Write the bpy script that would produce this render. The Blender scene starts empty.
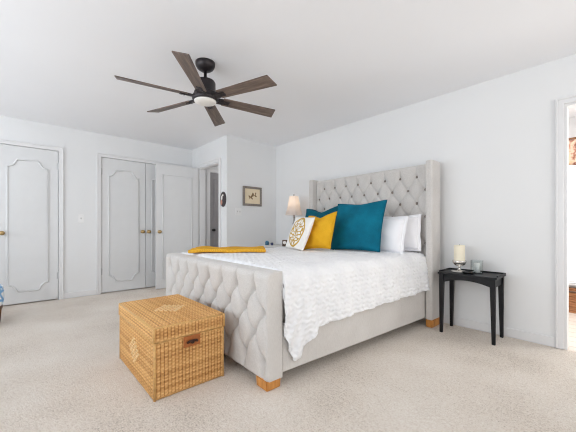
import bpy, bmesh, math, random
import numpy as np
from mathutils import Vector, Matrix, Euler
random.seed(4)
PI = math.pi
R = math.radians
scene = bpy.context.scene
col = scene.collection

# ------------------------------------------------------------------ camera, world, lights, exposure
TH, FPX, HY, HC = 0.83524, 299.65, 227.0, 1.021
cd = bpy.data.cameras.new('camera'); cam = bpy.data.objects.new('camera', cd); col.objects.link(cam)
cam.location = (0, 0, HC)
cam.rotation_euler = (PI / 2, 0, TH)
cd.sensor_fit = 'HORIZONTAL'; cd.sensor_width = 36.0
cd.lens = FPX / 576 * 36
cd.shift_y = (HY - 216) / 576
cd.clip_start = 0.05; cd.clip_end = 60
scene.camera = cam

w = bpy.data.worlds.new('world'); scene.world = w; w.use_nodes = True
w.node_tree.nodes['Background'].inputs['Color'].default_value = (0.80, 0.90, 1.0, 1)
w.node_tree.nodes['Background'].inputs['Strength'].default_value = 1.0

scene.view_settings.view_transform = 'Standard'
scene.view_settings.look = 'None'
scene.view_settings.gamma = 1.0
scene.view_settings.use_curve_mapping = False
scene.view_settings.exposure = -0.50
scene.cycles.filter_width = 1.1
scene.cycles.max_bounces = 18
scene.cycles.diffuse_bounces = 14


def area(name, loc, target, sx, sy, power, colour):
    l = bpy.data.lights.new(name, 'AREA'); l.shape = 'RECTANGLE'; l.size = sx; l.size_y = sy
    l.energy = power; l.color = colour
    o = bpy.data.objects.new(name, l); col.objects.link(o); o.location = loc
    o.rotation_euler = (Vector(target) - Vector(loc)).to_track_quat('-Z', 'Y').to_euler()
    return o


area('south_window_uplight', (-2.2, -2.25, 1.40), (-2.2, 0, 3.20), 4.6, 0.8, 128, (0.875, 0.94, 1.0))  # window light as a panel inside the room, tilted up to brighten the ceiling
area('east_window_uplight', (1.70, 1.5, 1.35), (0, 1.2, 2.0), 2.8, 0.8, 39, (1.0, 0.97, 0.93))  # also a panel added inside the room, aimed upwards from the window side
area('bathroom_window_daylight', (1.05, 4.55, 1.25), (-0.9, 3.05, 0.35), 0.7, 0.9, 34, (1.0, 0.98, 0.95))
area('hall_fill_light', (-4.62, 3.6, 2.40), (-4.62, 3.6, 0), 0.4, 0.4, 9, (1.0, 0.96, 0.92))  # unseen lamp, added to brighten the hall behind the doorway
area('bathroom_ceiling_light', (-0.3, 4.3, 2.38), (-0.3, 4.3, 0), 0.8, 0.8, 30, (1.0, 0.99, 0.97))


# ------------------------------------------------------------------ materials
def lin(c):
    return tuple(((v / 255) / 12.92 if v / 255 <= 0.04045 else ((v / 255 + 0.055) / 1.055) ** 2.4) for v in c)


class NT:
    def __init__(s, name, rough=0.6, spec=0.3):
        s.m = bpy.data.materials.new(name); s.m.use_nodes = True; s.t = s.m.node_tree
        s.b = s.t.nodes['Principled BSDF']; s.out = s.t.nodes['Material Output']
        s.b.inputs['Roughness'].default_value = rough
        s.b.inputs['Specular IOR Level'].default_value = spec
        s._co = None

    def n(s, typ, **kw):
        nd = s.t.nodes.new(typ)
        for k, v in kw.items(): setattr(nd, k, v)
        return nd

    def l(s, a, b): s.t.links.new(a, b)

    def co(s, scale=(1, 1, 1), out='Object', rot=(0, 0, 0)):
        tc = s.n('ShaderNodeTexCoord'); mp = s.n('ShaderNodeMapping')
        mp.inputs['Scale'].default_value = scale; mp.inputs['Rotation'].default_value = rot
        s.l(tc.outputs[out], mp.inputs['Vector'])
        return mp.outputs['Vector']

    def noise(s, vec, scale, detail=3, rough=0.5):
        nd = s.n('ShaderNodeTexNoise'); nd.inputs['Scale'].default_value = scale
        nd.inputs['Detail'].default_value = detail; nd.inputs['Roughness'].default_value = rough
        s.l(vec, nd.inputs['Vector']); return nd.outputs['Fac']

    def ramp(s, fac, stops):
        r = s.n('ShaderNodeValToRGB'); e = r.color_ramp.elements
        while len(e) < len(stops): e.new(0.5)
        for q, (p, c) in zip(e, stops): q.position = p; q.color = (*c, 1)
        s.l(fac, r.inputs['Fac']); return r.outputs['Color']

    def color(s, c):
        if isinstance(c, tuple): s.b.inputs['Base Color'].default_value = (*c, 1)
        else: s.l(c, s.b.inputs['Base Color'])

    def bump(s, h, strength=0.3, dist=0.01):
        b = s.n('ShaderNodeBump'); b.inputs['Strength'].default_value = strength; b.inputs['Distance'].default_value = dist
        s.l(h, b.inputs['Height']); s.l(b.outputs['Normal'], s.b.inputs['Normal'])

    def math(s, op, a, b=None):
        m = s.n('ShaderNodeMath', operation=op)
        for i, v in enumerate((a, b)):
            if v is None: continue
            if isinstance(v, (int, float)): m.inputs[i].default_value = v
            else: s.l(v, m.inputs[i])
        return m.outputs[0]


def plain(name, rgb, rough=0.5, spec=0.3, metal=0.0, var=0.04, nscale=8.0, bump=0.0, bscale=200.0):
    t = NT(name, rough, spec); c = lin(rgb)
    v = t.co()
    f = t.noise(v, nscale)
    t.color(t.ramp(f, [(0.3, tuple(x * (1 - var) for x in c)), (0.7, tuple(min(1, x * (1 + var)) for x in c))]))
    t.b.inputs['Metallic'].default_value = metal
    if bump: t.bump(t.noise(v, bscale, 2), bump, 0.002)
    return t.m


M = {}
M['wall'] = plain('wall_paint', (229, 230, 231), 0.75, 0.15, var=0.01, nscale=1.5, bump=0.08, bscale=260)
M['ceiling'] = plain('ceiling_paint', (239, 240, 243), 0.85, 0.1, var=0.01, nscale=1.2, bump=0.1, bscale=180)
M['trim'] = plain('trim_paint', (226, 226, 227), 0.35, 0.35, var=0.01)
M['door'] = plain('door_paint', (220, 221, 222), 0.4, 0.35, var=0.012)
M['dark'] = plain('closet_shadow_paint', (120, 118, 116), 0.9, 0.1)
M['greydoor'] = plain('grey_door_paint', (150, 147, 149), 0.5, 0.3, var=0.05)
M['brass'] = plain('brass', (186, 158, 112), 0.3, 0.5, metal=1.0)
M['hinge'] = plain('painted_hinge', (196, 197, 199), 0.4, 0.4, var=0.03)
M['plate'] = plain('switch_plastic', (236, 236, 236), 0.35, 0.4, var=0.01)
M['slot'] = plain('switch_toggle_plastic', (190, 190, 188), 0.4, 0.4)
M['bronze'] = plain('fan_bronze', (44, 39, 41), 0.38, 0.45, metal=0.35, var=0.15)
M['black'] = plain('black_paint', (17, 17, 21), 0.45, 0.35, var=0.15, nscale=20)
M['legwood'] = None
M['button'] = plain('button_cloth_pit_shade', (134, 126, 119), 0.85, 0.1, var=0.08, nscale=60)  # taupe darker than the linen: shade of the tufting pits painted into the buttons
M['gold_throw'] = None

# carpet
t = NT('carpet', 0.95, 0.05); v = t.co()
n1 = t.noise(v, 1.6, 3); n2 = t.noise(v, 110, 3, 0.8); n3 = t.noise(v, 45, 4, 0.8)
mix = t.math('ADD', t.math('MULTIPLY', n1, 0.25), t.math('ADD', t.math('MULTIPLY', n2, 0.45), t.math('MULTIPLY', n3, 0.30)))
t.color(t.ramp(mix, [(0.36, lin((176, 161, 146))), (0.47, lin((234, 222, 209))), (0.62, lin((255, 248, 239)))]))
t.bump(mix, 1.0, 0.03)
t.b.inputs['Sheen Weight'].default_value = 0.15
M['carpet'] = t.m

# bed fabric: grey linen weave
t = NT('grey_linen', 0.9, 0.12); v = t.co((1, 1, 1))
fa = t.noise(t.co((420, 420, 40)), 1.0, 2); fb = t.noise(t.co((40, 420, 420)), 1.0, 2); fc = t.noise(v, 5, 2)
mx = t.math('ADD', t.math('MULTIPLY', t.math('ADD', fa, fb), 0.4), t.math('MULTIPLY', fc, 0.2))
t.color(t.ramp(mx, [(0.3, lin((190, 186, 182))), (0.7, lin((218, 215, 212)))]))
t.bump(mx, 0.25, 0.002); t.b.inputs['Sheen Weight'].default_value = 0.2
M['linen'] = t.m

# honey wood
t = NT('honey_wood', 0.4, 0.35); v = t.co((14, 14, 1.6))
t.color(t.ramp(t.noise(v, 2.2, 4), [(0.3, lin((176, 112, 50))), (0.7, lin((222, 160, 88)))]))
M['legwood'] = t.m

# quilt: white matelasse with scalloped rows
t = NT('white_quilt', 0.85, 0.15)
v = t.co((1, 1, 1))
wv = t.n('ShaderNodeTexWave', wave_type='BANDS', bands_direction='DIAGONAL'); wv.inputs['Scale'].default_value = 7.5
wv.inputs['Distortion'].default_value = 2.5; wv.inputs['Detail'].default_value = 1.5; wv.inputs['Detail Scale'].default_value = 2.2
t.l(v, wv.inputs['Vector'])
vo = t.n('ShaderNodeTexVoronoi', feature='SMOOTH_F1'); vo.inputs['Scale'].default_value = 34; t.l(v, vo.inputs['Vector'])
hh = t.math('ADD', t.math('MULTIPLY', wv.outputs['Fac'], 0.12), t.math('MULTIPLY', vo.outputs['Distance'], -1.2))
t.color(t.ramp(t.noise(v, 6, 2), [(0.3, lin((232, 233, 236))), (0.7, lin((240, 241, 243)))]))
t.bump(hh, 0.55, 0.012); t.b.inputs['Sheen Weight'].default_value = 0.1
M['quilt'] = t.m
M['pillow_white'] = plain('white_cotton', (243, 243, 246), 0.85, 0.12, var=0.012, bump=0.1, bscale=60)
M['mattress'] = plain('mattress_ticking', (228, 226, 224), 0.9, 0.1)


def velvet(name, lo, hi, sheen):
    t = NT(name, 0.8, 0.15); v = t.co((1, 1, 1))
    f = t.math('ADD', t.math('MULTIPLY', t.noise(v, 7, 3), 0.7), t.math('MULTIPLY', t.noise(v, 150, 2), 0.3))
    t.color(t.ramp(f, [(0.32, lin(lo)), (0.68, lin(hi))]))
    t.b.inputs['Sheen Weight'].default_value = sheen; t.b.inputs['Sheen Roughness'].default_value = 0.4
    t.b.inputs['Sheen Tint'].default_value = (*lin(hi), 1)
    t.bump(t.noise(v, 9, 3), 0.15, 0.02)
    return t.m


M['teal'] = velvet('teal_velvet', (6, 92, 116), (14, 116, 142), 0.5)
M['teal_dark'] = velvet('deep_teal_velvet', (4, 78, 98), (10, 96, 116), 0.3)
M['mustard'] = velvet('mustard_velvet', (214, 158, 30), (232, 178, 46), 0.4)
M['teal_pipe'] = plain('teal_piping', (6, 92, 112), 0.7, 0.2)
M['mustard_pipe'] = plain('mustard_piping', (214, 164, 40), 0.7, 0.2)

# mustard knit throw
t = NT('mustard_knit', 0.9, 0.1); v = t.co((1, 1, 1))
wv = t.n('ShaderNodeTexWave', wave_type='BANDS', bands_direction='X'); wv.inputs['Scale'].default_value = 40
wv.inputs['Distortion'].default_value = 1.0; t.l(v, wv.inputs['Vector'])
t.color(t.ramp(t.math('ADD', t.math('MULTIPLY', wv.outputs['Fac'], 0.5), t.math('MULTIPLY', t.noise(v, 60, 3), 0.5)),
               [(0.25, lin((210, 152, 44))), (0.75, lin((232, 180, 66)))]))
t.bump(wv.outputs['Fac'], 0.3, 0.003)
M['gold_throw'] = t.m

# embroidered pillow: gold medallion on white, pattern by the pillow's own coordinates (x across, z up)
t = NT('gold_embroidery', 0.75, 0.2)
tc = t.n('ShaderNodeTexCoord'); sp = t.n('ShaderNodeSeparateXYZ'); t.l(tc.outputs['Object'], sp.inputs[0])
x, z = sp.outputs['X'], sp.outputs['Z']
ax_ = t.math('ABSOLUTE', x)
ell = t.math('SQRT', t.math('ADD', t.math('POWER', t.math('DIVIDE', x, 0.125), 2), t.math('POWER', t.math('DIVIDE', z, 0.165), 2)))
mir = t.n('ShaderNodeCombineXYZ'); t.l(ax_, mir.inputs[0]); t.l(z, mir.inputs[2])
vo = t.n('ShaderNodeTexVoronoi', feature='DISTANCE_TO_EDGE'); vo.inputs['Scale'].default_value = 19; t.l(mir.outputs[0], vo.inputs['Vector'])
scroll = t.math('LESS_THAN', vo.outputs['Distance'], 0.085)
inside = t.math('LESS_THAN', ell, 0.92)
ring = t.math('LESS_THAN', t.math('ABSOLUTE', t.math('SUBTRACT', ell, 1.0)), 0.065)
core = t.math('LESS_THAN', ell, 0.20)
mask = t.math('MAXIMUM', t.math('MAXIMUM', ring, core), t.math('MULTIPLY', scroll, inside))
mxn = t.n('ShaderNodeMix', data_type='RGBA'); t.l(mask, mxn.inputs['Factor'])
mxn.inputs[6].default_value = (*lin((240, 238, 234)), 1); mxn.inputs[7].default_value = (*lin((196, 160, 76)), 1)
t.color(mxn.outputs[2])
M['embroid'] = t.m

# wicker
t = NT('wicker_cane', 0.5, 0.3); v = t.co((1, 1, 1))
n2 = t.noise(v, 120, 3, 0.7); n3 = t.noise(v, 6, 3, 0.6)
at = t.n('ShaderNodeAttribute', attribute_name='strand_tone')    # own stain per cane strand, and darker gaps between the ribs
mx = t.math('ADD', t.math('MULTIPLY', at.outputs['Fac'], 0.66), t.math('ADD', t.math('MULTIPLY', n2, 0.17), t.math('MULTIPLY', n3, 0.17)))
t.color(t.ramp(mx, [(0.22, lin((122, 76, 36))), (0.5, lin((198, 146, 86))), (0.74, lin((232, 188, 128)))]))
M['wicker'] = t.m
M['wicker_rim'] = plain('wicker_edge_cane', (206, 162, 102), 0.45, 0.35, var=0.15, nscale=60)
M['wicker_pale'] = plain('pale_cane', (226, 190, 136), 0.45, 0.35, var=0.12, nscale=70)
M['leather'] = plain('tan_leather', (166, 98, 50), 0.5, 0.35, var=0.12, nscale=40)
M['leather_dark'] = plain('dark_leather_cord', (58, 34, 24), 0.5, 0.35)

# fan blade wood
t = NT('weathered_walnut', 0.42, 0.35)
t.color(t.ramp(t.noise(t.co((2.5, 34, 34)), 1.6, 4, 0.6), [(0.3, lin((74, 64, 59))), (0.55, lin((112, 97, 88))), (0.75, lin((142, 125, 113)))]))
M['blade'] = t.m


def emis(name, rgb, strength, base=(240, 235, 225)):
    t = NT(name, 0.7, 0.1); t.color(lin(base))
    t.b.inputs['Emission Color'].default_value = (*lin(rgb), 1); t.b.inputs['Emission Strength'].default_value = strength
    return t.m


M['fanlight'] = plain('frosted_diffuser', (236, 234, 230), 0.4, 0.4)
t = NT('linen_lampshade', 0.8, 0.1); t.color(lin((226, 218, 214)))
t.b.inputs['Transmission Weight'].default_value = 0.0
tr = t.n('ShaderNodeBsdfTranslucent'); tr.inputs['Color'].default_value = (*lin((240, 226, 212)), 1)
ms = t.n('ShaderNodeMixShader'); ms.inputs[0].default_value = 0.45
t.l(t.b.outputs[0], ms.inputs[1]); t.l(tr.outputs[0], ms.inputs[2]); t.l(ms.outputs[0], t.out.inputs['Surface'])
M['shade'] = t.m
M['bulb'] = emis('lit_bulb', (255, 214, 160), 2.5)
M['silver'] = plain('pewter', (168, 164, 160), 0.35, 0.5, metal=0.7, var=0.08)
M['mirror'] = plain('silvered_glass', (226, 222, 216), 0.12, 0.6, metal=0.85, var=0.06, nscale=30)
M['wax'] = plain('cream_wax', (238, 230, 208), 0.5, 0.3, var=0.02)
M['whitewax'] = plain('white_wax', (244, 243, 240), 0.5, 0.3, var=0.02)
M['ceramic_white'] = plain('white_ceramic', (232, 226, 220), 0.25, 0.5, var=0.02)
M['ceramic_black'] = plain('black_ceramic', (18, 18, 20), 0.25, 0.5)
t = NT('clear_glass', 0.05, 0.5); t.color((1, 1, 1))
gl = t.n('ShaderNodeBsdfGlossy'); gl.inputs['Roughness'].default_value = 0.05
tp = t.n('ShaderNodeBsdfTransparent'); tp.inputs['Color'].default_value = (0.95, 0.97, 0.97, 1)
fz = t.n('ShaderNodeFresnel'); fz.inputs['IOR'].default_value = 1.45
ms = t.n('ShaderNodeMixShader'); t.l(fz.outputs[0], ms.inputs[0]); t.l(tp.outputs[0], ms.inputs[1]); t.l(gl.outputs[0], ms.inputs[2])
t.l(ms.outputs[0], t.out.inputs['Surface'])
M['glass'] = t.m
M['blueglaze'] = plain('blue_glaze', (64, 112, 140), 0.3, 0.5, var=0.2, nscale=40)
M['navyglaze'] = plain('navy_glaze', (56, 64, 96), 0.3, 0.5, var=0.2, nscale=40)
M['brownbox'] = plain('dark_brown_wood', (84, 62, 48), 0.45, 0.3, var=0.2, nscale=30)
M['standwhite'] = plain('grey_white_paint', (214, 212, 210), 0.45, 0.3, var=0.02)

# picture
M['frame'] = plain('grey_brown_frame', (134, 126, 119), 0.5, 0.3, var=0.2, nscale=50)
M['sprig'] = plain('sepia_ink', (136, 108, 76), 0.8, 0.1, var=0.3, nscale=70)
M['mat'] = plain('cream_mat_board', (232, 216, 188), 0.8, 0.1, var=0.03)
t = NT('botanical_print', 0.6, 0.2); v = t.co((1, 1, 1))
f = t.noise(v, 16, 4, 0.65)
t.color(t.ramp(f, [(0.40, lin((222, 198, 158))), (0.56, lin((206, 176, 132))), (0.62, lin((120, 88, 60))), (0.72, lin((74, 58, 46)))]))
M['print'] = t.m
M['bird_dark'] = plain('dark_glaze', (66, 58, 60), 0.4, 0.4, var=0.2, nscale=60)
M['bird_pink'] = plain('pink_glaze', (206, 150, 134), 0.4, 0.4, var=0.1, nscale=60)
M['bird_white'] = plain('white_glaze', (226, 222, 218), 0.4, 0.4, var=0.05)

# blue and white ikat
t = NT('blue_white_ikat', 0.85, 0.1); v = t.co((1, 1, 1))
vo = t.n('ShaderNodeTexVoronoi', feature='DISTANCE_TO_EDGE'); vo.inputs['Scale'].default_value = 9; t.l(v, vo.inputs['Vector'])
t.color(t.ramp(vo.outputs['Distance'], [(0.03, lin((130, 176, 220))), (0.06, lin((172, 206, 234))), (0.09, lin((244, 247, 250)))]))
M['ikat'] = t.m
M['brownwood'] = plain('dark_walnut_wood', (92, 58, 38), 0.45, 0.3, var=0.2, nscale=25)

# bathroom
t = NT('pale_floor_tile', 0.35, 0.35); v = t.co((1, 1, 1))
br = t.n('ShaderNodeTexBrick'); br.offset = 0.5
br.inputs['Color1'].default_value = (*lin((214, 204, 194)), 1); br.inputs['Color2'].default_value = (*lin((206, 195, 185)), 1)
br.inputs['Mortar'].default_value = (*lin((176, 160, 146)), 1); br.inputs['Scale'].default_value = 1.0
br.inputs['Mortar Size'].default_value = 0.006; br.inputs['Brick Width'].default_value = 0.9; br.inputs['Row Height'].default_value = 0.16
t.l(v, br.inputs['Vector']); t.color(br.outputs['Color'])
M['tile'] = t.m
M['blind'] = plain('white_blind_slats', (244, 244, 244), 0.5, 0.3, var=0.01)
t = NT('floral_valance_cloth', 0.85, 0.1); v = t.co((1, 1, 1))
t.color(t.ramp(t.noise(v, 22, 3, 0.6), [(0.36, lin((214, 180, 150))), (0.5, lin((206, 184, 166))), (0.58, lin((166, 116, 98))), (0.7, lin((126, 92, 78)))]))
M['valance'] = t.m
t = NT('brown_basket_weave', 0.6, 0.2)
t.color(t.ramp(t.noise(t.co((6, 6, 60)), 1.4, 3), [(0.35, lin((112, 70, 44))), (0.65, lin((182, 130, 92)))]))
M['basket'] = t.m
M['walnutrod'] = plain('walnut_rod', (122, 84, 56), 0.5, 0.3, var=0.1)


# ------------------------------------------------------------------ geometry helpers
def link_mesh(name, me, mat, parent=None, smooth=False):
    o = bpy.data.objects.new(name, me); col.objects.link(o)
    if mat is not None: me.materials.append(mat)
    if smooth:
        for p in me.polygons: p.use_smooth = True
    if parent is not None: o.parent = parent
    return o


def obj(name, bm, mat, parent=None, smooth=False):
    me = bpy.data.meshes.new(name)
    bmesh.ops.recalc_face_normals(bm, faces=bm.faces[:])
    bm.to_mesh(me); bm.free()
    return link_mesh(name, me, mat, parent, smooth)


def sharp(o, ang=40):
    me = o.data
    bm = bmesh.new(); bm.from_mesh(me)
    for f in bm.faces: f.smooth = True
    for e in bm.edges:
        e.smooth = not (len(e.link_faces) == 2 and e.calc_face_angle(0) > R(ang))
    bm.to_mesh(me); bm.free()
    return o


def nb(): return bmesh.new()


def box(bm, x0, x1, y0, y1, z0, z1, bevel=0.0, seg=2, M4=None):
    t_ = bmesh.new()
    bmesh.ops.create_cube(t_, size=1.0)
    for v in t_.verts:
        v.co = Vector(((x0 + x1) / 2 + v.co.x * (x1 - x0), (y0 + y1) / 2 + v.co.y * (y1 - y0), (z0 + z1) / 2 + v.co.z * (z1 - z0)))
    if bevel:
        bmesh.ops.bevel(t_, geom=t_.edges[:], offset=bevel, segments=seg, affect='EDGES', profile=0.5)
    merge(bm, t_, M4)


def merge(bm, t_, M4=None):
    mp = {}
    for v in t_.verts: mp[v] = bm.verts.new(M4 @ v.co if M4 is not None else v.co)
    for f in t_.faces:
        try: bm.faces.new([mp[v] for v in f.verts])
        except ValueError: pass
    t_.free()


def taper(bm, c0, w0, c1, w1, bevel=0.0):
    """square post from centre c0 (half widths w0) to c1 (half widths w1)"""
    t_ = bmesh.new(); vs = []
    for c, (a, b) in ((c0, w0), (c1, w1)):
        vs.append([t_.verts.new((c[0] + sx * a, c[1] + sy * b, c[2])) for sx, sy in ((-1, -1), (1, -1), (1, 1), (-1, 1))])
    t_.faces.new(vs[0][::-1]); t_.faces.new(vs[1])
    for k in range(4): t_.faces.new((vs[0][k], vs[0][(k + 1) % 4], vs[1][(k + 1) % 4], vs[1][k]))
    if bevel: bmesh.ops.bevel(t_, geom=t_.edges[:], offset=bevel, segments=2, affect='EDGES')
    merge(bm, t_)


def lathe(bm, prof, seg=32, c=(0, 0, 0), M4=None):
    t_ = bmesh.new(); rings = []
    for r, z in prof:
        if r < 1e-6: rings.append([t_.verts.new((0, 0, z))])
        else: rings.append([t_.verts.new((r * math.cos(2 * PI * k / seg), r * math.sin(2 * PI * k / seg), z)) for k in range(seg)])
    for a, b in zip(rings, rings[1:]):
        for k in range(seg):
            q = (k + 1) % seg
            if len(a) == 1 and len(b) == 1: continue
            if len(a) == 1: t_.faces.new((a[0], b[q], b[k]))
            elif len(b) == 1: t_.faces.new((a[k], a[q], b[0]))
            else: t_.faces.new((a[k], a[q], b[q], b[k]))
    if len(rings[0]) > 1: t_.faces.new(rings[0][::-1])
    if len(rings[-1]) > 1: t_.faces.new(rings[-1])
    merge(bm, t_, (Matrix.Translation(c) @ M4) if M4 is not None else Matrix.Translation(c))


def tube(bm, pts, r, seg=8, closed=False, flat=1.0, up=Vector((0, 0, 1))):
    pts = [Vector(p) for p in pts]; n = len(pts); rings = []
    for i, p in enumerate(pts):
        a = pts[(i - 1) % n] if closed or i else p
        b = pts[(i + 1) % n] if closed or i < n - 1 else p
        d = (b - a).normalized()
        s = d.cross(up)
        if s.length < 1e-4: s = d.cross(Vector((1, 0, 0)))
        s.normalize(); q = s.cross(d)
        rings.append([bm.verts.new(p + s * math.cos(2 * PI * k / seg) * r + q * math.sin(2 * PI * k / seg) * r * flat) for k in range(seg)])
    m = n if closed else n - 1
    for i in range(m):
        a, b = rings[i], rings[(i + 1) % n]
        for k in range(seg):
            bm.faces.new((a[k], a[(k + 1) % seg], b[(k + 1) % seg], b[k]))
    if not closed:
        bm.faces.new(rings[0][::-1]); bm.faces.new(rings[-1])


def grid_mesh(name, P):
    """P[i, j] = points -> open grid mesh"""
    ni, nj = P.shape[:2]
    idx = np.arange(ni * nj).reshape(ni, nj)
    f = np.stack([idx[:-1, :-1], idx[1:, :-1], idx[1:, 1:], idx[:-1, 1:]], -1).reshape(-1, 4)
    me = bpy.data.meshes.new(name); me.from_pydata(P.reshape(-1, 3).tolist(), [], f.tolist()); me.update()
    return me


def tag(o, label, cat, group=None, kind=None):
    o['label'] = label
    o['category'] = cat
    if group: o['group'] = group
    if kind: o['kind'] = kind
    return o


def thing(name, label, cat, loc=(0, 0, 0), rz=0.0, group=None):
    o = bpy.data.objects.new(name, None); o.empty_display_size = 0.1; col.objects.link(o)
    o.location = loc; o.rotation_euler = (0, 0, rz)
    return tag(o, label, cat, group)


def struct(name, bm, m, parent=None):
    o = obj(name, bm, m, parent)
    o['kind'] = 'structure'
    return o


def dup_part(o, parent, loc=None):
    c = o.copy(); col.objects.link(c); c.parent = parent
    if loc is not None: c.location = loc
    return c


# ------------------------------------------------------------------ room shell
XW, YN, YA, XP = -5.29, 3.39, 2.40, -4.06      # closet wall, headboard wall, alcove wall, picture wall
YS, XE, ZC = -2.6, 2.0, 2.44
b = nb(); box(b, XW - 0.75, XE + 0.12, YS - 0.12, YN + 0.005, -0.12, 0); box(b, -5.2, XP - 0.1, 2.4, 4.6, -0.12, 0.0); struct('floor', b, M['carpet'])
b = nb(); box(b, XW - 0.75, XE + 0.12, YS - 0.12, YN + 0.12, ZC, ZC + 0.1); box(b, -5.2, XP - 0.1, YN + 0.12, 4.6, ZC, ZC + 0.1); struct('ceiling', b, M['ceiling'])
# north wall with the bathroom doorway
DX0, DX1, DZ = -0.308, 0.52, 2.045
b = nb()
box(b, XP - 0.1, DX0, YN, YN + 0.12, 0, ZC); box(b, DX1, XE + 0.12, YN, YN + 0.12, 0, ZC); box(b, DX0, DX1, YN, YN + 0.12, DZ, ZC)
struct('wall_north', b, M['wall'])
# closet wall with two openings
C1a, C1b, C2a, C2b, CZ = -0.83, 0.435, 0.948, 2.232, 2.088
b = nb()
for y0, y1 in ((YS, C1a), (C1b, C2a), (C2b, YA + 0.1)): box(b, XW - 0.1, XW, y0, y1, 0, ZC)
for y0, y1 in ((C1a, C1b), (C2a, C2b)): box(b, XW - 0.1, XW, y0, y1, CZ, ZC)
struct('wall_west', b, M['wall'])
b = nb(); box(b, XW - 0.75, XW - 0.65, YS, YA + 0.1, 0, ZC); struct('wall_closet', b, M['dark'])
# alcove wall with the hall doorway
AX0, AX1, AZ = -5.0, -4.285, 2.062
b = nb()
box(b, XW - 0.1, AX0, YA, YA + 0.1, 0, ZC); box(b, AX1, XP, YA, YA + 0.1, 0, ZC); box(b, AX0, AX1, YA, YA + 0.1, AZ, ZC)
struct('wall_alcove', b, M['wall'])
b = nb(); box(b, XP - 0.1, XP, YA + 0.1, YN, 0, ZC); struct('wall_northwest', b, M['wall'])
# hall
b = nb(); box(b, -5.2, -5.1, YA + 0.1, 4.6, 0, ZC); struct('wall_hall', b, M['wall'])
b = nb(); box(b, -5.1, XP - 0.1, 4.5, 4.6, 0, ZC); struct('wall_hall_end', b, M['wall'])
b = nb(); box(b, XP - 0.1, XP, YN + 0.12, 4.6, 0, ZC); struct('wall_hall_side', b, M['wall'])
# south and east walls with windows behind the camera
b = nb()
wx0, wx1, wz0, wz1 = -4.55, 0.15, 0.62, 2.18
box(b, XW - 0.1, wx0, YS - 0.12, YS, 0, ZC); box(b, wx1, XE + 0.12, YS - 0.12, YS, 0, ZC)
box(b, wx0, wx1, YS - 0.12, YS, 0, wz0); box(b, wx0, wx1, YS - 0.12, YS, wz1, ZC)
struct('wall_south', b, M['wall'])
b = nb()
ey0, ey1 = 0.05, 2.95
box(b, XE, XE + 0.12, YS, ey0, 0, ZC); box(b, XE, XE + 0.12, ey1, YN, 0, ZC)
box(b, XE, XE + 0.12, ey0, ey1, 0, wz0); box(b, XE, XE + 0.12, ey0, ey1, wz1, ZC)
struct('wall_east', b, M['wall'])


def window(name, horizontal, a0, a1, at):
    b = nb()
    def bar(u0, u1, z0, z1):
        if horizontal: box(b, u0, u1, at - 0.06, at - 0.01, z0, z1, 0.004, 1)
        else: box(b, at + 0.01, at + 0.06, u0, u1, z0, z1, 0.004, 1)
    bar(a0, a1, wz0, wz0 + 0.06); bar(a0, a1, wz1 - 0.06, wz1); bar(a0, a0 + 0.06, wz0 + .06, wz1 - .06); bar(a1 - 0.06, a1, wz0 + .06, wz1 - .06)
    bar((a0 + a1) / 2 - 0.03, (a0 + a1) / 2 + 0.03, wz0 + .06, wz1 - .06)
    f = struct(name, b, M['trim'])
    g = nb()
    if horizontal: box(g, a0 + .06, a1 - .06, at - 0.04, at - 0.034, wz0 + .06, wz1 - .06)
    else: box(g, at + 0.034, at + 0.04, a0 + .06, a1 - .06, wz0 + .06, wz1 - .06)
    obj('window_pane', g, M['glass'], f)


window('window_1', True, wx0, wx1, YS)
window('window_2', False, ey0, ey1, XE)


# bathroom beyond the right doorway
BY = 5.35
b = nb(); box(b, -1.7, 1.6, YN + 0.005, BY + 0.1, -0.12, -0.002); struct('floor_bathroom', b, M['tile'])
b = nb(); box(b, -1.8, 1.7, YN + 0.12, BY + 0.1, ZC, ZC + 0.1); struct('ceiling_bathroom', b, M['ceiling'])
b = nb(); box(b, -1.8, -1.7, YN + 0.12, BY + 0.1, 0, ZC); struct('wall_bathroom_west', b, M['wall'])
b = nb(); box(b, 1.6, 1.7, YN + 0.12, BY + 0.1, 0, ZC); struct('wall_bathroom_east', b, M['wall'])
b = nb(); box(b, -1.7, 1.6, BY, BY + 0.1, 0, ZC); struct('wall_bathroom_north', b, M['wall'])


# casings and baseboards
def casing_x(name, y, sgn, x0, x1, zt, wd=0.062, th=0.018):
    """casing on a wall of constant y; sgn = side the room is on"""
    b = nb()
    ys = sorted((y, y + sgn * th)); y2 = sorted((y + sgn * th * 0.8, y + sgn * (th + 0.008)))
    box(b, x0 - wd, x0, *ys, 0, zt + wd, 0.004, 2); box(b, x1, x1 + wd, *ys, 0, zt + wd, 0.004, 2); box(b, x0 - 0.02, x1 + 0.02, ys[0] + 0.0006, ys[1] - 0.0006, zt, zt + wd - 0.002, 0.001, 1)
    box(b, x0 - wd, x0 - wd + 0.016, *y2, 0, zt + wd, 0.003, 1); box(b, x1 + wd - 0.016, x1 + wd, *y2, 0, zt + wd, 0.003, 1)
    box(b, x0 - wd + 0.016, x1 + wd - 0.016, *y2, zt + wd - 0.016, zt + wd, 0.003, 1)
    return struct(name, b, M['trim'])


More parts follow.
